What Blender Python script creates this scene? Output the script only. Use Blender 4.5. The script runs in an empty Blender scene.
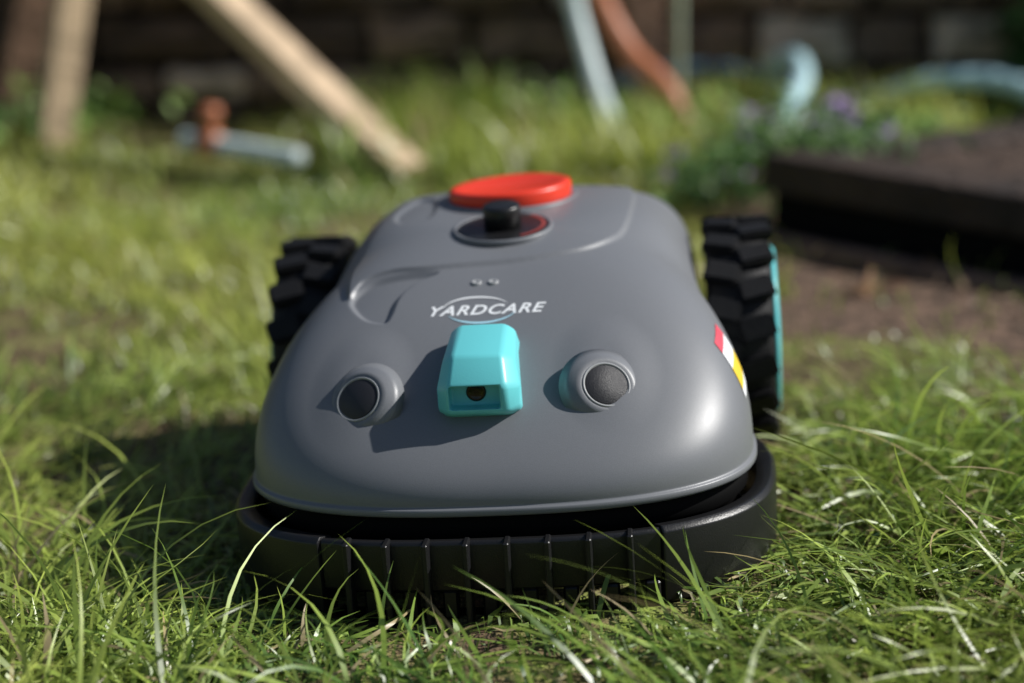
import bpy, bmesh, math, numpy as np
from mathutils import Vector, Matrix, noise
rng=np.random.default_rng(7)
S=bpy.context.scene
def smooth(a,b,x):
    t=np.clip((x-a)/(b-a),0,1); return t*t*(3-2*t)
def link(o,parent=None):
    S.collection.objects.link(o)
    if parent: o.parent=parent
    return o
def mesh_obj(name,v,f,mat=None,parent=None,smoothf=True):
    m=bpy.data.meshes.new(name); m.from_pydata([tuple(p) for p in v],[],f); m.update()
    if smoothf: m.polygons.foreach_set('use_smooth',[True]*len(m.polygons))
    o=bpy.data.objects.new(name,m)
    if mat: m.materials.append(mat)
    return link(o,parent)
def grid_faces(nr,nc,closed):
    f=[]
    for i in range(nr-1):
        for j in range(nc if closed else nc-1):
            a=i*nc+j; b=i*nc+(j+1)%nc
            f.append((a,b,b+nc,a+nc))
    return f
def empty(name):
    e=bpy.data.objects.new(name,None); e.empty_display_size=.1; return link(e)
# ---------------- materials
def mat(name,col,rough=.5,metal=0,bump=0,bscale=300,var=0,vscale=20,coat=0,spec=.5,attr=None,transl=0):
    m=bpy.data.materials.new(name); m.use_nodes=True; nt=m.node_tree; N=nt.nodes; L=nt.links
    p=N['Principled BSDF']; out=N['Material Output']
    p.inputs['Roughness'].default_value=rough; p.inputs['Metallic'].default_value=metal
    p.inputs['Coat Weight'].default_value=coat; p.inputs['Coat Roughness'].default_value=.3
    p.inputs['Specular IOR Level'].default_value=spec
    p.inputs['Base Color'].default_value=(*col,1)
    tc=N.new('ShaderNodeTexCoord')
    csock=None
    if attr:
        a=N.new('ShaderNodeAttribute'); a.attribute_name=attr; csock=a.outputs['Color']
    if var:
        n=N.new('ShaderNodeTexNoise'); n.inputs['Scale'].default_value=vscale; n.inputs['Detail'].default_value=4
        n.inputs['Roughness'].default_value=.65
        L.new(tc.outputs['Object'],n.inputs['Vector'])
        mr=N.new('ShaderNodeMapRange'); mr.inputs[1].default_value=.3; mr.inputs[2].default_value=.7
        mr.inputs[3].default_value=1-var; mr.inputs[4].default_value=1+var
        L.new(n.outputs['Fac'],mr.inputs[0])
        mx=N.new('ShaderNodeVectorMath'); mx.operation='SCALE'
        if csock: L.new(csock,mx.inputs[0])
        else: mx.inputs[0].default_value=col
        L.new(mr.outputs[0],mx.inputs['Scale']); csock=mx.outputs[0]
    if csock: L.new(csock,p.inputs['Base Color'])
    if bump:
        n2=N.new('ShaderNodeTexNoise'); n2.inputs['Scale'].default_value=bscale; n2.inputs['Detail'].default_value=3
        L.new(tc.outputs['Object'],n2.inputs['Vector'])
        b=N.new('ShaderNodeBump'); b.inputs['Strength'].default_value=bump; b.inputs['Distance'].default_value=.002 if bscale>100 else .02
        L.new(n2.outputs['Fac'],b.inputs['Height']); L.new(b.outputs[0],p.inputs['Normal'])
    if transl:
        t=N.new('ShaderNodeBsdfTranslucent'); ms=N.new('ShaderNodeMixShader'); ms.inputs[0].default_value=transl
        if csock: L.new(csock,t.inputs[0])
        else: t.inputs[0].default_value=(*col,1)
        L.new(p.outputs[0],ms.inputs[1]); L.new(t.outputs[0],ms.inputs[2]); L.new(ms.outputs[0],out.inputs[0])
    return m
M_hood=mat('grey_satin_plastic',(.182,.190,.206),.43,.04,.10,1400,.06,900,spec=.5,coat=.08)
M_black=mat('black_plastic',(.012,.012,.013),.34,0,.15,900)
M_rub=mat('black_rubber',(.005,.005,.006),.6,0,.3,500,.3,60,spec=.35)
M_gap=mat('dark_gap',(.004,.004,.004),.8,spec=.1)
M_teal=mat('teal_plastic',(.15,.64,.68),.36,0,.05,900)
M_red=mat('red_plastic',(.85,.05,.02),.36,0,.05,900)
M_ring=mat('light_grey_plastic',(.34,.35,.36),.4)
M_mesh=mat('sensor_mesh',(.022,.022,.026),.42,.0,.3,1800)
M_white=mat('white_print',(.88,.9,.92),.5)
M_cyan=mat('cyan_print',(.45,.75,.88),.5)
M_lens=mat('lens_glass',(.003,.003,.004),.08)
M_grass=mat('grass_blades',(.1,.2,.04),.36,attr='col',transl=.38,spec=.7)
M_stone=mat('wall_stone',(.1,.1,.1),.9,bump=1,bscale=30,var=.6,vscale=14,attr='col')
M_wood=mat('pine_plank_wood',(.62,.46,.30),.7,bump=.3,bscale=60,var=.25,vscale=15)
M_post=mat('weathered_post_wood',(.22,.13,.085),.8,bump=.4,bscale=60,var=.4,vscale=20)
M_deck=mat('dark_bed_timber',(.032,.019,.013),.75,bump=.8,bscale=40,var=.6,vscale=14)
M_hose=mat('pale_blue_hose',(.50,.74,.80),.4)
M_rust=mat('terracotta_hose',(.54,.19,.09),.45)
M_leaf=mat('leaves',(.1,.2,.04),.5,attr='col',transl=.3)
# ---------------- terrain
def gz(x,y):
    x=np.asarray(x,float); y=np.asarray(y,float)
    g=.030*np.tanh(x/.5)*np.exp(-((y-.25)/1.2)**2)
    g=g+.007*np.sin(3.1*x+1)*np.cos(2.7*y+.4)+.005*np.sin(9*x+2*y)*np.sin(7*y+1.3)
    far=smooth(2,8,np.hypot(x,y)); return g*(1-far)
def soil(x,y):
    x=np.asarray(x,float); y=np.asarray(y,float)
    n=.06*np.sin(11*x+3*y)+.05*np.sin(17*y-5*x+1)
    d=(y-(1.42-1.25*(x-.36)))*.62+n*.6
    return smooth(-.42,-.31,d)*smooth(.28,.36,x+n*.5)*smooth(2.0,1.5,y)
ax=np.concatenate([-np.geomspace(120,2.6,26),np.linspace(-2.5,2.5,201),np.geomspace(2.6,120,26)])
X,Y=np.meshgrid(ax,ax); Yo=Y+.6
Z=gz(X,Yo)+np.where(np.hypot(X,Y)<3,.0025*np.sin(60*X+13*np.sin(20*Y))*np.sin(53*Y),0)
V=np.stack([X.ravel(),Yo.ravel(),Z.ravel()],1)
ground=mesh_obj('ground',V,grid_faces(len(ax),len(ax),False))
a=ground.data.color_attributes.new('soil','FLOAT_COLOR','POINT')
sm=soil(V[:,0],V[:,1]); a.data.foreach_set('color',np.stack([sm,sm,sm,np.ones_like(sm)],1).ravel())
gm=bpy.data.materials.new('ground_turf'); gm.use_nodes=True; nt=gm.node_tree; N=nt.nodes; L=nt.links; p=N['Principled BSDF']; p.inputs['Roughness'].default_value=.95
tc=N.new('ShaderNodeTexCoord'); n1=N.new('ShaderNodeTexNoise'); n1.inputs['Scale'].default_value=14; n1.inputs['Detail'].default_value=5; n1.inputs['Roughness'].default_value=.7
L.new(tc.outputs['Object'],n1.inputs['Vector'])
r=N.new('ShaderNodeValToRGB'); r.color_ramp.elements[0].position=.42; r.color_ramp.elements[0].color=(.11,.068,.038,1); r.color_ramp.elements[1].position=.64; r.color_ramp.elements[1].color=(.20,.26,.04,1)
e=r.color_ramp.elements.new(.53); e.color=(.19,.165,.06,1)
L.new(n1.outputs['Fac'],r.inputs[0])
n3=N.new('ShaderNodeTexNoise'); n3.inputs['Scale'].default_value=45; n3.inputs['Detail'].default_value=4; L.new(tc.outputs['Object'],n3.inputs['Vector'])
r2=N.new('ShaderNodeValToRGB'); r2.color_ramp.elements[0].position=.35; r2.color_ramp.elements[0].color=(.05,.032,.02,1); r2.color_ramp.elements[1].position=.7; r2.color_ramp.elements[1].color=(.27,.17,.115,1)
L.new(n3.outputs['Fac'],r2.inputs[0])
at=N.new('ShaderNodeAttribute'); at.attribute_name='soil'
mx=N.new('ShaderNodeMix'); mx.data_type='RGBA'; L.new(at.outputs['Fac'],mx.inputs[0]); L.new(r.outputs[0],mx.inputs[6]); L.new(r2.outputs[0],mx.inputs[7]); L.new(mx.outputs[2],p.inputs['Base Color'])
b=N.new('ShaderNodeBump'); b.inputs['Distance'].default_value=.02; b.inputs['Strength'].default_value=.8; n4=N.new('ShaderNodeTexNoise'); n4.inputs['Scale'].default_value=120; n4.inputs['Detail'].default_value=2; L.new(tc.outputs['Object'],n4.inputs['Vector']); L.new(n4.outputs['Fac'],b.inputs['Height']); L.new(b.outputs[0],p.inputs['Normal'])
ground.data.materials.append(gm)

# ---------------- mower
mower=empty('robotic_lawn_mower')
CY=.27; ZB=.081
def hw(y,W=.190,yf=.015,yw=.15,W2=.152,y2=.36,yr0=.46,yr=.575,n=2.5):
    y=np.asarray(y,float)
    f=W*np.power(np.clip(1-np.power(np.clip((yw-y)/(yw-yf),0,1),n),0,1),1/n)
    m=W+(W2-W)*smooth(yw,y2,y)
    r=np.power(np.clip(1-np.power(np.clip((y-yr0)/(yr-yr0),0,1),2.4),0,1),1/2.4)
    res=np.where(y<yw,f,m*r)
    return np.where((y<yf)|(y>yr),0,res)
def outline(th,**k):
    c,s=np.cos(th),np.sin(th)
    lo=np.zeros_like(th); hi=np.full_like(th,.6)
    for _ in range(40):
        mid=(lo+hi)/2; ins=np.abs(mid*c)<hw(CY+mid*s,**k)
        lo=np.where(ins,mid,lo); hi=np.where(ins,hi,mid)
    return lo
na,nr_=960,270
TH=np.linspace(0,2*np.pi,na+1)
RO=outline(TH)
def Zt(y): return np.interp(y,[0,.02,.08,.14,.20,.27,.34,.40,.46,.58],[.148,.155,.183,.208,.225,.238,.247,.248,.243,.20])
_y=np.linspace(-.1,.7,801); _z=Zt(_y); k=np.hanning(81); k/=k.sum(); _zs=np.convolve(np.pad(_z,40,mode='edge'),k,'valid')
def Zts(y): return np.interp(y,_y,_zs)
def nexp(th):
    s=np.sin(th); f=np.clip(-s,0,1)**1.5; g=smooth(-.1,.5,s); return 2.95-.85*f+1.3*g
SENS=[(-.096,.080),(.085,.082)]
def crom(pts,per=10):
    P=[np.array(p_,float) for p_ in pts]; n=len(P); o=[]
    for i in range(n):
        p0,p1,p2,p3=P[i-1],P[i],P[(i+1)%n],P[(i+2)%n]
        for k_ in range(per):
            t=k_/per; o.append(.5*((2*p1)+(p2-p0)*t+(2*p0-5*p1+4*p2-p3)*t*t+(3*p1-p0-3*p2+p3)*t**3))
    return np.array(o)
def sdf(x,y,poly):
    shp=np.shape(x); x=np.ravel(x); y=np.ravel(y)
    d=np.full(x.shape,1e9); ins=np.zeros(x.shape,bool)
    for i in range(len(poly)):
        a_=poly[i]; b_=poly[(i+1)%len(poly)]; e=b_-a_
        t=np.clip(((x-a_[0])*e[0]+(y-a_[1])*e[1])/(e@e+1e-12),0,1)
        d=np.minimum(d,(x-a_[0]-t*e[0])**2+(y-a_[1]-t*e[1])**2)
        c=(a_[1]>y)!=(b_[1]>y)
        with np.errstate(divide='ignore',invalid='ignore'): xi=a_[0]+(y-a_[1])*e[0]/(e[1] if e[1]!=0 else 1e-9)
        ins^=c&(x<xi)
    return (np.sqrt(d)*np.where(ins,1,-1)).reshape(shp)
PANEL=crom([(-.118,.187),(-.108,.203),(-.088,.207),(-.055,.203),(-.015,.205),(.030,.211),(.070,.229),(.094,.273),(.101,.345),(.098,.42),(.073,.47),(0,.485),(-.075,.47),(-.100,.42),(-.110,.34),(-.122,.25)],8)
TEAR=crom([(-.116,.184),(-.105,.199),(-.086,.2030),(-.048,.199),(-.064,.187),(-.075,.171),(-.079,.152),(-.084,.144),(-.100,.151),(-.112,.168)],6)
HOOK=crom([(-.100,.335),(-.090,.305),(-.072,.300),(-.064,.325),(-.069,.37),(-.087,.385)],6)
def disp(x,y,sens=True):
    d=0*x
    if sens:
        for sx,sy in SENS:
            r=np.hypot((x-sx*1.0)/1.0,(y-(sy+.014))/1.2); d=d+.0032*smooth(.042,.012,r)
    d=d+.0030*smooth(-.0016,.0016,sdf(x,y,PANEL))
    d=d-.0042*smooth(-.0012,.0045,sdf(x,y,TEAR))-.0026*smooth(-.0015,.004,sdf(x,y,HOOK))
    return d
def hoodz(x,y):
    x=np.asarray(x,float); y=np.asarray(y,float)
    th=np.mod(np.arctan2(y-CY,x),2*np.pi); R=np.interp(th,TH,RO); s=np.clip(np.hypot(x,y-CY)/R,0,1)
    n=nexp(th); return ZB+(Zts(y)-ZB)*np.power(1-np.power(s,n),1/n)+disp(x,y)
th=TH[:-1]; ph=np.linspace(0,1,nr_)**.9*np.pi/2
rows=[]
for q in ph[1:]:
    n=nexp(th); s=np.sin(q)**(2/n); x=s*RO[:-1]*np.cos(th); y=CY+s*RO[:-1]*np.sin(th)
    z=ZB+(Zts(y)-ZB)*(np.cos(q) if q<np.pi/2 else 0)**(2/n)
    rows.append(np.stack([x,y,z],1))
allr=np.stack(rows); dd=disp(allr[:,:,0],allr[:,:,1]); dd[ph[1:]>1.5]=0; allr[:,:,2]+=dd; rows=list(allr)
for off,dz in [(.0003,-.001),(.0022,-.0016),(.003,-.0025),(.003,-.006),(.002,-.0075),(-.006,-.0075),(-.02,-.005)]:
    R=RO[:-1]+off
    rows.append(np.stack([R*np.cos(th),CY+R*np.sin(th),np.full_like(th,ZB+dz)],1))
V=np.concatenate([np.array([[0,CY,float(hoodz(0,CY))]])]+rows)
F=[(0,1+j,1+(j+1)%na) for j in range(na)]+[tuple(1+q for q in f) for f in grid_faces(len(rows),na,True)]
hood=mesh_obj('hood',V,F,M_hood,mower)
def surf(t,q,off):
    def P(t,q):
        n=float(nexp(np.array(t))); R=float(np.interp(t%(2*np.pi),TH,RO)); s=math.sin(q)**(2/n); x=s*R*math.cos(t); y=CY+s*R*math.sin(t)
        return Vector((x,y,ZB+(float(Zts(y))-ZB)*math.cos(q)**(2/n)))
    a_=P(t,q); nrm=(P(t+.01,q)-a_).cross(P(t,q-.01)-a_).normalized()
    if nrm.x*math.cos(t)<0: nrm=-nrm
    return a_+nrm*off

def lathe(name,prof,nseg,m,parent,loc=(0,0,0),axis=(0,0,1)):
    a=np.linspace(0,2*np.pi,nseg,endpoint=False); v=[]
    for r0,z0 in prof: v+= [(r0*math.cos(t),r0*math.sin(t),z0) for t in a]
    f=grid_faces(len(prof),nseg,True)
    f.append(tuple(range(nseg))[::-1]); f.append(tuple(range((len(prof)-1)*nseg,len(prof)*nseg)))
    o=mesh_obj(name,v,f,m,parent); o.location=loc
    o.rotation_euler=Vector(axis).to_track_quat('Z','Y').to_euler()
    o.data.polygons[-1].use_smooth=False
    return o
def box(name,c,s,m,parent,rot=(0,0,0),bev=.003,seg=2,taper=None):
    bm=bmesh.new(); bmesh.ops.create_cube(bm,size=1)
    for v in bm.verts:
        k=(taper if (taper and v.co.z>0) else 1); v.co=Vector((v.co.x*s[0]*k,v.co.y*s[1]*k,v.co.z*s[2]))
    if bev: bmesh.ops.bevel(bm,geom=bm.edges[:],offset=bev,segments=seg,affect='EDGES',profile=.5)
    me=bpy.data.meshes.new(name); bm.to_mesh(me); bm.free(); me.materials.append(m)
    o=link(bpy.data.objects.new(name,me),parent); o.location=c; o.rotation_euler=rot; return o
for nm,q0,q1,m_ in [('label_red',.98,1.05,mat('label_red_print',(.75,.08,.12),.45)),('label_white',1.0505,1.15,M_white),('label_yellow',1.1505,1.28,mat('label_yellow_print',(.85,.60,.05),.45)),('label_base',1.2805,1.33,M_white)]:
    v=[];nu,nv=8,6
    for a_ in range(nv):
        for b_ in range(nu): v.append(surf(-.64+.14*b_/(nu-1),q0+(q1-q0)*a_/(nv-1),.0006))
    mesh_obj(nm,v,grid_faces(nv,nu,False),m_,mower)
def ring(name,levels,m,ncut=None,nseg=360,kw={}):
    t=np.linspace(0,2*np.pi,nseg,endpoint=False); R=outline(t,**kw)
    v=[]
    for off,z in levels:
        v.append(np.stack([(R+off)*np.cos(t),CY+(R+off)*np.sin(t),np.full_like(t,z)],1))
    v=np.concatenate(v); f=grid_faces(len(levels),nseg,True)
    f.append(tuple(range(nseg))[::-1]); f.append(tuple(range((len(levels)-1)*nseg,len(levels)*nseg)))
    return mesh_obj(name,v,f,m,mower)
ring('chassis',[(-.045,.018),(-.02,.03),(-.012,.05),(-.006,.055),(-.006,.074)],M_gap)
BK=dict(W=.203,yf=-.002,yw=.16,W2=.16,n=2.85)
def bumper(name,t0,t1,levels,nseg=200,m=M_black):
    t=np.linspace(t0,t1,nseg); R=outline(t,**BK); v=[]
    for off,z in levels:
        v.append(np.stack([(R+off)*np.cos(t),CY+(R+off)*np.sin(t),np.full_like(t,z)],1))
    nl=len(levels); v=np.concatenate(v)
    f=[]
    for i in range(nl):
        for j in range(nseg-1):
            a_=i*nseg+j; b_=((i+1)%nl)*nseg+j; f.append((a_,a_+1,b_+1,b_))
    f.append(tuple(i*nseg for i in range(nl))); f.append(tuple(i*nseg+nseg-1 for i in range(nl))[::-1])
    o=mesh_obj(name,v,f,m,mower); md=o.modifiers.new('b','BEVEL'); md.width=.001; md.segments=2; md.limit_method='ANGLE'; md.angle_limit=.6
    return o
def ang(x):
    t=np.linspace(np.pi,2*np.pi,4001); R=outline(t,**BK); return float(np.interp(x,R*np.cos(t),t))
aL,aR=ang(-.121),ang(.121)
bumper('bumper_centre',aL,aR,[(-.012,.058),(-.001,.0605),(.001,.058),(.000,.022),(-.006,.018),(-.014,.022)])
sidep=[(-.014,.059),(.000,.062),(.004,.058),(.003,.004),(-.002,-.001),(-.016,.004)]
bumper('bumper_side_1',aR,2*np.pi+.02-0.0,sidep); bumper('bumper_side_2',np.pi-.02,aL,sidep)
for i in range(8):
    xx=-.121+.0285*(i+.95)-.006; t=ang(xx); R=float(outline(np.array([t]),**BK)[0])
    nx,ny=math.cos(t),math.sin(t)
    nrm=math.atan2(.0+xx*.35,1.0)
    box('bumper_rib_%d'%(i+1),(R*nx,CY+R*ny-.0040,.0285),(.0044,.017,.067),M_black,mower,(0,0,nrm),.001,1)
    box('bumper_tooth_%d'%(i+1),(R*nx+.014,CY+R*ny+.006,.010),(.011,.010,.022),M_black,mower,(0,0,nrm),.0015,1)
bumper('bumper_lower_rail',aL,aR,[(-.022,.0),(-.010,.0),(-.010,-.008),(-.022,-.008)],m=M_gap)
for i,(sx,sy) in enumerate(SENS):
    sg=1 if sx>0 else -1
    ax_=Vector((sg*.34,-.76,.58)).normalized()
    c=Vector((sx,sy-.006,float(hoodz(sx,sy))-.0010))+ax_*.0012
    lathe('sensor_%d_fairing'%(i+1),[(.0330,-.0105),(.0270,-.0050),(.0230,-.0016),(.0200,.0),(.0180,-.0008)],96,M_hood,mower,c,ax_)
    lathe('sensor_%d_collar'%(i+1),[(.0183,-.012),(.0181,-.0004),(.0176,.0003),(.0169,.0003),(.0164,-.0002),(.0160,-.001)],64,M_ring,mower,c,ax_)
    lathe('sensor_%d_disc'%(i+1),[(.0161,-.01),(.0161,-.0006),(.0152,.0001),(.0002,.0006)],64,M_mesh,mower,c,ax_)
def hull_profile(name,secs,m,bev):
    v=[];n=len(secs[0][1])
    for x,p_ in secs: v+=[(x,a_,b_) for a_,b_ in p_]
    f=[]
    for i in range(len(secs)-1):
        for j in range(n): f.append((i*n+j,i*n+(j+1)%n,(i+1)*n+(j+1)%n,(i+1)*n+j))
    f.append(tuple(range(n))[::-1]); f.append(tuple(range((len(secs)-1)*n,len(secs)*n)))
    o=mesh_obj(name,v,f,m,mower,False)
    bm=bmesh.new(); bm.from_mesh(o.data); bmesh.ops.recalc_face_normals(bm,faces=bm.faces[:])
    if bev: bmesh.ops.bevel(bm,geom=bm.edges[:],offset=bev,segments=4,affect='EDGES',profile=.5)
    bm.to_mesh(o.data); bm.free(); o.data.polygons.foreach_set('use_smooth',[True]*len(o.data.polygons)); return o
pc=[(.062,.136),(.050,.1415),(.048,.163),(.064,.183),(.116,.195),(.13,.155),(.09,.115)]
pe=[(.068,.137),(.062,.143),(.061,.160),(.073,.177),(.116,.190),(.13,.155),(.09,.115)]
cam_h=hull_profile('camera_housing',[(-.0305,pe),(-.0215,pc),(.0215,pc),(.0305,pe)],M_teal,.003)
for v in cam_h.data.vertices: v.co.x*= 1.0-.22*max(0,min(1,(v.co.z-.158)/.032))
cut=box('cut',(-.002,.046,.1540),(.037,.034,.0185),M_gap,mower,(0,0,0),.002)
bm_=cam_h.modifiers.new('bo','BOOLEAN'); bm_.object=cut; bm_.operation='DIFFERENCE'; bm_.solver='EXACT'
dg=bpy.context.evaluated_depsgraph_get(); me=bpy.data.meshes.new_from_object(cam_h.evaluated_get(dg)); cam_h.modifiers.clear(); cam_h.data=me
bpy.data.objects.remove(cut); cam_h.location.x=-.006
lathe('camera_lens',[(.0072,-.01),(.0072,.002),(.0062,.003),(.005,.002),(.0001,.0025)],40,M_lens,mower,(-.008,.064,.1550),(0,-1,-.05))
for i,xx in enumerate((-.0165,-.0035)):
    yy=.182; lathe('rivet_%d'%(i+1),[(.0042,-.002),(.0042,.0005),(.0035,.0012),(.0022,.0010),(.0018,.0002),(.0001,.0002)],24,M_ring,mower,(xx,yy,float(hoodz(xx,yy))),(0,-.2,1))
kx=-.002; ky=.268; kz=float(hoodz(kx,ky))
up=Vector((0,-.12,1))
lathe('dial_rim',[(.0405,-.004),(.0405,.0008),(.039,.0016),(.037,.0008),(.0365,-.001),(.036,-.001)],96,M_hood,mower,(kx,ky,kz),up)
lathe('dial_well',[(.0372,-.002),(.0372,.0006),(.034,.0008),(.030,.0012),(.0001,.0012)],96,M_black,mower,(kx,ky,kz),up)
v=[];n=24
for i in range(n):
    a_=math.radians(-60+110*i/(n-1))
    for rr in (.0315,.0350): v.append((rr*math.cos(a_),rr*math.sin(a_),.0018))
o=mesh_obj('dial_mark',v,[(2*i,2*i+1,2*i+3,2*i+2) for i in range(n-1)],mat('dial_mark_red',(.30,.05,.04),.5),mower); o.location=(kx,ky,kz); o.rotation_euler=up.to_track_quat('Z','Y').to_euler()
lathe('knob',[(.0150,0),(.0155,.017),(.0150,.0195),(.0135,.0205),(.0001,.0200)],64,M_black,mower,(kx,ky,kz),up)
ry=.362; rz=float(hoodz(0,ry))-.003
lathe('stop_button',[(.050,-.006),(.0515,.003),(.0525,.011),(.0515,.0135),(.048,.015),(.043,.0125),(.0001,.011)],96,M_red,mower,(-.003,ry,rz),(-.04,.0,1))
lathe('stop_button_base',[(.057,-.006),(.0575,.0025),(.056,.004),(.050,.003),(.049,0)],96,M_hood,mower,(-.003,ry,rz),(0,-.03,1))
def wheel(side,idx):
    R0=.100; W=.056; cx=.187
    prof=[(.05,-W/2),(R0-.010,-W/2),(R0-.003,-W/2+.006),(R0,0),(R0-.003,W/2-.006),(R0-.010,W/2),(.05,W/2)]
    o=lathe('tyre_%d'%idx,prof,96,M_rub,mower,(side*cx,.415,.104),(side,0,0))
    bm=bmesh.new(); bm.from_mesh(o.data)
    for i in range(18):
        for s in (-1,1):
            t=2*math.pi*(i+.25*s)/18
            mt=Matrix.Rotation(t,4,'Z')@Matrix.Translation((R0+.000,0,s*W*.25))@Matrix.Rotation(s*.25,4,'X')
            g=bmesh.ops.create_cube(bm,size=1,matrix=mt@Matrix.Diagonal((.012,.021,W*.54,1)))
            bmesh.ops.bevel(bm,geom=list({e for v in g['verts'] for e in v.link_edges}),offset=.0025,segments=2,affect='EDGES')
    bm.to_mesh(o.data); bm.free()
    lathe('hub_%d'%idx,[(.0001,0),(.076,.0),(.078,.002),(.074,.005),(.03,.007),(.02,.005),(.0001,.005)],64,M_teal,mower,(side*(cx+W/2-.0005),.415,.104),(side,0,0))
wheel(1,1); wheel(-1,2)
box('axle_housing',(0,.415,.10),(.30,.12,.07),M_black,mower,bev=.01)
for i,s in enumerate((-1,1)):
    lathe('caster_wheel_%d'%(i+1),[(.01,-.012),(.028,-.012),(.031,-.006),(.031,.006),(.028,.012),(.01,.012)],32,M_rub,mower,(s*.09,.10,.024),(1,0,0))
LX=-.0085; LY=.1455
tcu=bpy.data.curves.new('t','FONT'); tcu.body='YARDCARE'; tcu.size=.0155; tcu.align_x='CENTER'; tcu.shear=.35; tcu.space_character=1.12; tcu.offset=.00035
to=link(bpy.data.objects.new('t',tcu)); dg=bpy.context.evaluated_depsgraph_get(); tm=bpy.data.meshes.new_from_object(to.evaluated_get(dg)); bpy.data.objects.remove(to)
bm=bmesh.new(); bm.from_mesh(tm); bmesh.ops.triangulate(bm,faces=bm.faces[:]); 
for _ in range(2): bmesh.ops.subdivide_edges(bm,edges=[e for e in bm.edges if e.calc_length()>.003],cuts=1)
xs=[v.co.x for v in bm.verts]; wd=max(xs)-min(xs)
for v in bm.verts:
    x=LX+v.co.x*.088/wd; y=LY+v.co.y*.9; v.co=Vector((x,y,float(hoodz(x,y))+.0004))
bm.to_mesh(tm); bm.free(); tm.materials.clear(); tm.materials.append(M_white)
link(bpy.data.objects.new('logo_lettering',tm),mower)
def arc(name,cx,cy,rx,ry_,a0,a1,w_,m_):
    n=48; v=[]
    for i in range(n):
        t=i/(n-1); a_=a0+(a1-a0)*t; ww=w_*math.sin(math.pi*min(max(t,.02),.98))**.8
        for sg in (-1,1):
            x=cx+(rx+sg*ww)*math.cos(a_); y=cy+(ry_+sg*ww)*math.sin(a_); v.append((x,y,float(hoodz(x,y))+.0005))
    mesh_obj(name,v,[(2*i,2*i+1,2*i+3,2*i+2) for i in range(n-1)],m_,mower)
arc('logo_swoosh_1',LX-.006,LY+.005,.026,.0135,math.radians(25),math.radians(170),.0009,M_white)
arc('logo_swoosh_2',LX-.002,LY+.005,.027,.0135,math.radians(205),math.radians(345),.0009,M_cyan)
YAW=-5.0; MX=-.014; MY=-.044; RL=-3.8
mower.rotation_euler=(0,math.radians(RL),math.radians(YAW))
mower.location=(MX,MY,.006); mower.scale=(1.03,1.03,.98)

# ---------------- grass
def blades(name,parts,m=M_grass):
    Vs=[];Fs=[];Cs=[];off=0
    for K,P in parts:
        x,y,z,h,w,az,p0,p1,col=P; n=len(x)
        t=np.linspace(0,1,K+1)
        phi=p0[:,None]+p1[:,None]*t[None,:]
        ds=h/K
        pm=(phi[:,1:]+phi[:,:-1])/2
        hr=np.concatenate([np.zeros((n,1)),np.cumsum(np.sin(pm),1)*ds[:,None]],1)
        vr=np.concatenate([np.zeros((n,1)),np.cumsum(np.cos(pm),1)*ds[:,None]],1)
        az2=az[:,None]+rng.normal(0,.5,n)[:,None]*t[None,:]
        cx=x[:,None]+hr*np.cos(az2); cy=y[:,None]+hr*np.sin(az2); cz=z[:,None]+vr
        gzz=gz(cx,cy)+.003+.010*rng.random((n,1)); cz[:,1:]=np.maximum(cz,gzz)[:,1:]
        tw=rng.uniform(-.9,.9,n)[:,None]*(.3+t[None,:])
        wt=w[:,None]*(.55+.45*np.sin(np.pi*np.minimum(t*1.2+.15,1)))[None,:]*np.sqrt(np.clip(1-t**2.5,0,1))[None,:]*.5+1e-5
        sx=-np.sin(az)[:,None]*np.cos(tw)+np.cos(az)[:,None]*np.cos(phi)*np.sin(tw)
        sy= np.cos(az)[:,None]*np.cos(tw)+np.sin(az)[:,None]*np.cos(phi)*np.sin(tw)
        sz=-np.sin(phi)*np.sin(tw)
        A=np.stack([cx-sx*wt,cy-sy*wt,cz-sz*wt],-1); B=np.stack([cx+sx*wt,cy+sy*wt,cz+sz*wt],-1)
        vv=np.stack([A,B],2).reshape(-1,3)
        base=(np.arange(n)*(2*(K+1)))[:,None]+(np.arange(K)*2)[None,:]
        f=np.stack([base,base+1,base+3,base+2],-1).reshape(-1,4)+off
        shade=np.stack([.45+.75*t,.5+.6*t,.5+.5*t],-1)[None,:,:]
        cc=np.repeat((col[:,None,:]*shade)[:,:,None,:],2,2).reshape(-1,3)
        Vs.append(vv);Fs.append(f);Cs.append(cc); off+=len(vv)
    V=np.concatenate(Vs);F=np.concatenate(Fs);C=np.clip(np.concatenate(Cs),0,.82)
    me=bpy.data.meshes.new(name); me.vertices.add(len(V)); me.vertices.foreach_set('co',V.astype(np.float32).ravel())
    me.loops.add(len(F)*4); me.loops.foreach_set('vertex_index',F.astype(np.int32).ravel())
    me.polygons.add(len(F)); me.polygons.foreach_set('loop_start',np.arange(0,len(F)*4,4,dtype=np.int32))
    me.update(calc_edges=True); me.polygons.foreach_set('use_smooth',np.ones(len(F),bool))
    at=me.color_attributes.new('col','FLOAT_COLOR','POINT'); at.data.foreach_set('color',np.concatenate([C,np.ones((len(C),1))],1).astype(np.float32).ravel())
    me.materials.append(m); return link(bpy.data.objects.new(name,me))
def cn(x,y,s,seed):
    r=np.random.default_rng(seed); o=0*x
    for i in range(7):
        a_=r.uniform(0,2*np.pi); f_=s*r.uniform(.5,2.2); o=o+np.sin((x*np.cos(a_)+y*np.sin(a_))*f_*6.28+r.uniform(0,6.28))
    return o/3.2
yaw=math.radians(YAW)
def mloc(x,y):
    dx=x-MX; dy=y-MY
    return (dx*math.cos(-yaw)-dy*math.sin(-yaw))/1.03,(dx*math.sin(-yaw)+dy*math.cos(-yaw))/1.03
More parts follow.
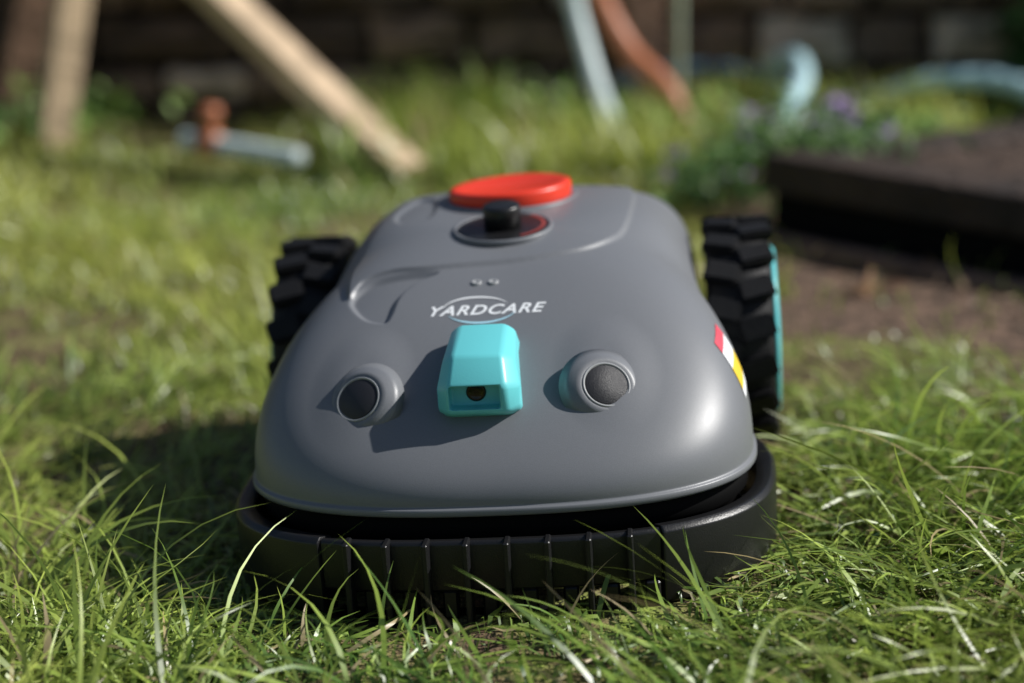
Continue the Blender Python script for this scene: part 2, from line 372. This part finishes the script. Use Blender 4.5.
def in_mower(x,y):
    lx,ly=mloc(x,y)
    body=np.abs(lx)<hw(ly,W=.202,yf=-.006,yw=.16,W2=.17,n=3.)
    wh=(np.abs(np.abs(lx)-.19)<.035)&(np.abs(ly-.415)<.09)
    return body|wh
def near_m(x,y):
    lx,ly=mloc(x,y)
    d=np.hypot(np.maximum(np.abs(lx)-.17,0),np.maximum(np.abs(ly-.27)-.25,0)); return 1-smooth(.03,.13,d)
def in_deck(x,y): return (y>1.40-1.3*(x-.36))&(x>.34)&(y<1.95)
def gen(n,x0,x1,y0,y1,hm,wm,lean=(.15,.6),curl=(.2,1.6),dens=.0,yel=0.,nr=.68,aim=None):
    x=rng.uniform(x0,x1,n); y=rng.uniform(y0,y1,n)
    cl=cn(x,y,1.6,3)+.6*cn(x,y,5,4)
    keep=(~in_mower(x,y))&(~in_deck(x,y))&(rng.random(n)>soil(x,y)*.97)&(rng.random(n)<np.clip(.55+.75*cl+dens,.08,1))
    x=x[keep];y=y[keep];cl=cl[keep];n=len(x)
    h=hm*np.exp(rng.normal(0,.35,n))*(1+.35*np.clip(cl,-1,1.2)); h=np.clip(h,.012,.18)*(1-nr*near_m(x,y))
    w=wm*rng.uniform(.6,1.35,n)
    az=cn(x,y,.9,11)*2.5+rng.normal(0,1.1,n)+math.pi*.9
    if aim is not None: az=aim+rng.normal(0,.9,n)
    p0=rng.uniform(*lean,n)+.35*near_m(x,y)*(nr>.3); p1=rng.uniform(*curl,n)
    g1=np.array([.48,.66,.13]);g2=np.array([.78,.80,.19]);g3=np.array([.11,.25,.045])
    u=rng.random(n)[:,None]**1.1; q=np.clip(.45+.6*cn(x,y,.8,21)+yel,0,1)[:,None]
    c=g1*(1-u)+g3*u; c=c*(1-q*.6)+g2*q*.6
    c=c*rng.uniform(.55,1.3,(n,1))
    dry=rng.random(n)<.08; c[dry]=np.array([.64,.53,.31])*rng.uniform(.6,1.1,(dry.sum(),1))
    return (x,y,gz(x,y)-.002,h,w,az,p0,p1,c)
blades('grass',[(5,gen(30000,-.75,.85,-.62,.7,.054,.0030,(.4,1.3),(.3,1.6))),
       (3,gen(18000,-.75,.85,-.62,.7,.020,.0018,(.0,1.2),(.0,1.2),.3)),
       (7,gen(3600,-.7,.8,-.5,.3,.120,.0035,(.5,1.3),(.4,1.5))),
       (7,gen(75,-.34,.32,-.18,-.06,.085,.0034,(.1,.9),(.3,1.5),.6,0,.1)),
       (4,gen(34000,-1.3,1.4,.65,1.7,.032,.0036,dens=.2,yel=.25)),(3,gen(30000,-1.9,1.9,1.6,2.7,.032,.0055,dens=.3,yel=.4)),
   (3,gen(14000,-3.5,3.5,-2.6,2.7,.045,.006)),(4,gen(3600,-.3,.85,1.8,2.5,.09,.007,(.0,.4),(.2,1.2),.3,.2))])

# ---------------- garden wall
def blocks(name,m,x0,x1,y,z0,depth,top):
    v=[];f=[];c=[]
    z=z0
    while z<top:
        hh=rng.uniform(.07,.11); x=x0-rng.uniform(0,.2)
        while x<x1:
            ww=rng.uniform(.12,.34); yy=y+rng.uniform(-.04,.03)
            col=np.array([.26,.18,.125])*rng.uniform(.3,1.3)
            if rng.random()<.22: col=np.array([.66,.54,.41])*rng.uniform(.7,1.1)
            b=len(v)
            g=.009
            xs_=np.linspace(x+g,x+ww-g,4); zs_=np.linspace(z+g,z+hh-g,3)
            for kz_,zz in enumerate(zs_):
                for kx_,xx in enumerate(xs_):
                    e_=(kx_ in(0,3))or(kz_ in(0,2))
                    v.append((xx+rng.normal(0,.004),yy+(.018 if e_ else 0)+rng.normal(0,.006),zz+rng.normal(0,.004)))
            for kz_ in range(2):
                for kx_ in range(3):
                    a0=b+kz_*4+kx_; f.append((a0,a0+1,a0+5,a0+4))
            e=len(v)
            bd=[0,1,2,3,7,11,10,9,8,4]
            for q in bd: p_=v[b+q]; v.append((p_[0],y+depth,p_[2]))
            for q in range(10): f.append((b+bd[q],e+q,e+(q+1)%10,b+bd[(q+1)%10]))
            c+= [col]*(len(v)-b)
            x+=ww
        z+=hh
    o=mesh_obj(name,v,f,m,None,False); at=o.data.color_attributes.new('col','FLOAT_COLOR','POINT')
    at.data.foreach_set('color',np.concatenate([np.array(c),np.ones((len(c),1))],1).ravel()); return o,z
wall,wt=blocks('stone_wall',M_stone,-4,4,2.62,-.03,.25,1.0)
wc=box('wall_core',(0,2.80,wt/2-.03),(8.0,.2,wt-.02),M_gap,wall,bev=0)

def tube(name,pts,r,m,parent=None,seg=14,n=80):
    P=[Vector(p_) for p_ in pts]; out=[]
    for i in range(len(P)-1):
        p0=P[max(i-1,0)];p1=P[i];p2=P[i+1];p3=P[min(i+2,len(P)-1)]
        for k_ in range(n//(len(P)-1)):
            t=k_/(n//(len(P)-1)); out.append(.5*((2*p1)+(p2-p0)*t+(2*p0-5*p1+4*p2-p3)*t*t+(3*p1-p0-3*p2+p3)*t**3))
    out.append(P[-1]); v=[]
    for i,c in enumerate(out):
        d=(out[min(i+1,len(out)-1)]-out[max(i-1,0)]).normalized(); u_=d.orthogonal().normalized() if i==0 else (pu-d*pu.dot(d)).normalized(); pu=u_; w_=d.cross(u_)
        for j in range(seg):
            a_=2*math.pi*j/seg; v.append(c+(u_*math.cos(a_)+w_*math.sin(a_))*r)
    f=grid_faces(len(out),seg,True)+[tuple(range(seg))[::-1],tuple(range((len(out)-1)*seg,len(out)*seg))]
    return mesh_obj(name,v,f,m,parent)
def plank(name,a_,b_,w_,t_,m,nrm=(0,-1,0),parent=None):
    a_=Vector(a_);b_=Vector(b_); o=box(name,(a_+b_)/2,(w_,t_,(b_-a_).length),m,parent,bev=.004)
    z_=(b_-a_).normalized(); y_=Vector(nrm); y_=(y_-z_*y_.dot(z_)).normalized(); x_=y_.cross(z_)
    o.rotation_euler=Matrix((x_,y_,z_)).transposed().to_euler(); return o
plank('leaning_timber_plank',(-.170,1.85,.02),(-.97,2.48,.66),.060,.045,M_wood,(.45,-.65,.75))
tr=empty('wooden_trestle')
plank('leg_1',(-.86,2.30,0),(-.73,2.34,.75),.06,.05,M_wood,(.5,-.8,.2),tr)
plank('leg_2',(-.98,2.44,0),(-.78,2.40,.75),.075,.045,M_post,(.5,-.8,.2),tr)
plank('crossbar',(-1.6,2.42,.77),(-.68,2.37,.79),.05,.07,M_post,(0,-1,0),tr)
plank('leg_3',(-1.58,2.30,0),(-1.46,2.34,.75),.075,.045,M_post,(.5,-.8,.2),tr)
hn=empty('garden_hose_connector')
M_pipe=mat('pale_pipe_plastic',(.70,.82,.82),.4)
tube('pipe',[(-.56,1.99,.060),(-.45,1.92,.055),(-.35,1.85,.050)],.016,M_pipe,hn)
tube('collar',[(-.525,1.968,.058),(-.495,1.950,.057)],.024,M_rust,hn)
tube('valve_stem',[(-.512,1.96,.06),(-.510,1.96,.12)],.012,M_rust,hn)
lathe('valve_cap',[(.005,0),(.018,.002),(.018,.02),(.005,.024)],24,M_rust,hn,(-.510,1.96,.10))
plank('fence_post',(.250,2.54,-.02),(.245,2.52,1.3),.080,.06,M_post,(.2,-1,0))
tube('terracotta_hose',[(.10,2.34,.80),(.13,2.34,.50),(.152,2.34,.32),(.18,2.33,.24),(.225,2.30,.17),(.28,2.24,.12),(.33,2.19,.03)],.020,M_rust)
tube('pale_hose',[(.08,2.30,.80),(.09,2.30,.5),(.108,2.29,.3),(.132,2.26,.2),(.16,2.20,.11),(.19,2.11,.05)],.016,M_pipe)
tube('garden_cane',[(.315,2.36,-.02),(.305,2.38,1.0)],.009,mat('cane',(.40,.46,.33),.6))
tube('coiled_hose',[(.46,2.02,.05),(.475,2.08,.07),(.51,2.2,.10),(.535,2.28,.14),(.53,2.38,.16),(.50,2.47,.12),(.52,2.52,.04),(.66,2.5,.06),(.70,2.36,.09),(.78,2.30,.125),(.90,2.26,.13),(.98,2.22,.09),(.99,2.18,.03)],.019,M_hose,n=144)
tube('blue_hose',[(.10,2.5,.02),(.22,2.48,.10),(.36,2.47,.13),(.50,2.45,.11),(.6,2.4,.03)],.013,mat('dark_blue_hose',(.06,.13,.20),.45))
# ---------------- raised bed
deck=empty('raised_garden_bed')
A=Vector((.355,1.42,0)); B=Vector((1.555,-.14,0)); d=(B-A).normalized(); nn=Vector((-d.y,d.x,0)); 
L_=(B-A).length; rz_=math.atan2(d.y,d.x)
box('front_sleeper_1',A+d*L_/2+nn*.05+Vector((0,0,.097)),(L_,.10,.055),M_deck,deck,(0,0,rz_),.006)
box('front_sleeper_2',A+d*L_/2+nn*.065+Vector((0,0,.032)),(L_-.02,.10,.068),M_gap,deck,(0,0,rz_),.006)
box('back_sleeper',A+d*L_/2+nn*.60+Vector((0,0,.065)),(L_,.10,.13),M_deck,deck,(0,0,rz_),.006)
for i,q in enumerate((.05,L_-.05)):
    box('side_sleeper_%d'%(i+1),A+d*q+nn*.325+Vector((0,0,.064)),(.09,.445,.122),M_deck,deck,(0,0,rz_),.006)
M_bs=mat('bed_soil',(.060,.038,.027),.95,bump=1,bscale=40,var=.7,vscale=40)
n1_,n2_=120,36; v=[]
for i in range(n2_):
    for j in range(n1_):
        q=A+d*(.1+(L_-.2)*j/(n1_-1))+nn*(.1+.45*i/(n2_-1)); v.append((q.x,q.y,.112+.014*noise.noise(q*14)+.008*noise.noise(q*50)))
mesh_obj('bed_soil',v,grid_faces(n2_,n1_,False),M_bs,deck)
plank('edging_board',A-nn*.05+d*.05+Vector((0,0,.014)),B-nn*.05+Vector((0,0,.03)),.035,.02,M_post,(0,0,1))
def leaves(name,cs,n,rad,size,cols,parent=None,m=M_leaf):
    c0=np.array(cs)[rng.integers(0,len(cs),n)]
    g=rng.normal(0,1,(n,3)); g[:,2]=np.abs(g[:,2])
    p=c0+g*np.array(rad)
    v=[];f=[];c=[]
    for i in range(n):
        u_=Vector(rng.normal(0,1,3)).normalized(); w_=u_.orthogonal().normalized(); q=Vector(p[i]); s=size*rng.uniform(.6,1.3)
        b=len(v); v+=[q-u_*s,q+w_*s*.38,q+u_*s,q-w_*s*.38]; f.append((b,b+1,b+2,b+3)); col=np.array(cols[rng.integers(0,len(cols))])*rng.uniform(.6,1.3); c+=[col]*4
    o=mesh_obj(name,v,f,m,parent,False); at=o.data.color_attributes.new('col','FLOAT_COLOR','POINT')
    at.data.foreach_set('color',np.concatenate([np.array(c),np.ones((len(c),1))],1).ravel()); return o
fl=empty('purple_flowers')
fc=[(.30,1.62,.02),(.33,1.78,.03),(.38,1.58,.08),(.44,1.52,.11),(.50,1.50,.11),(.50,1.75,.10),(.42,1.88,.05)]
leaves('foliage',fc,2000,(.045,.05,.025),.013,[(.09,.22,.05),(.18,.33,.07),(.05,.11,.03)],fl)
fh=[]
for q in fc:
    for _ in range(3): fh.append((q[0]+rng.normal(0,.04),q[1]+rng.normal(0,.04),q[2]+rng.uniform(.03,.06)))
leaves('petals',fh,260,(.007,.007,.006),.009,[(.38,.20,.56),(.55,.40,.72)],fl)
leaves('green_shrub',[(1.07,2.4,.1),(1.10,2.45,.35),(1.25,2.4,.25),(1.5,2.45,.4)],3000,(.07,.07,.14),.03,[(.03,.08,.015),(.05,.14,.03),(.10,.22,.05)])
leaves('weed_clump',[(.0,2.42,.02),(.12,2.35,.02),(.28,2.2,.02),(.4,2.25,.03),(-.9,2.45,.03),(.65,2.5,.02),(.8,2.4,.02),(.95,2.35,.02),(.7,2.05,.03)],2700,(.08,.08,.035),.018,[(.15,.30,.06),(.30,.46,.10)])
leaves('soil_debris',[(.55,.95,.02),(.7,.75,.02),(.85,.6,.03),(.5,1.1,.01)],160,(.09,.09,.006),.010,[(.25,.14,.08),(.12,.08,.05),(.35,.26,.18)])
leaves('dry_leaf',[(.455,1.0,.02)],5,(.014,.008,.003),.022,[(.50,.30,.19)])

# camera
cd=bpy.data.cameras.new('camera'); cam=link(bpy.data.objects.new('camera',cd)); S.camera=cam
cd.lens=70; cd.sensor_width=36; cd.clip_end=500; cd.clip_start=.05
cam.location=(0,-1.4,.55); cam.rotation_euler=(math.radians(90-14),0,0)
cd.dof.use_dof=True; cd.dof.focus_distance=1.44; cd.dof.aperture_fstop=2.4; cd.dof.aperture_blades=0
w=bpy.data.worlds.new('World'); S.world=w; w.use_nodes=True; nt=w.node_tree
sk=nt.nodes.new('ShaderNodeTexSky'); sk.sky_type='NISHITA'; sk.sun_disc=False
sd=Vector((.76,.04,.68)).normalized()
sk.sun_elevation=math.asin(sd.z); sk.sun_rotation=math.atan2(sd.x,sd.y)
nt.links.new(sk.outputs[0],nt.nodes['Background'].inputs[0]); nt.nodes['Background'].inputs[1].default_value=.062
sl=bpy.data.lights.new('sun','SUN'); sl.energy=5; sl.angle=math.radians(.5); sl.color=(1,.975,.93)
so=link(bpy.data.objects.new('sun',sl)); so.rotation_euler=sd.to_track_quat('Z','Y').to_euler()
S.view_settings.view_transform='Standard'; S.view_settings.look='None'
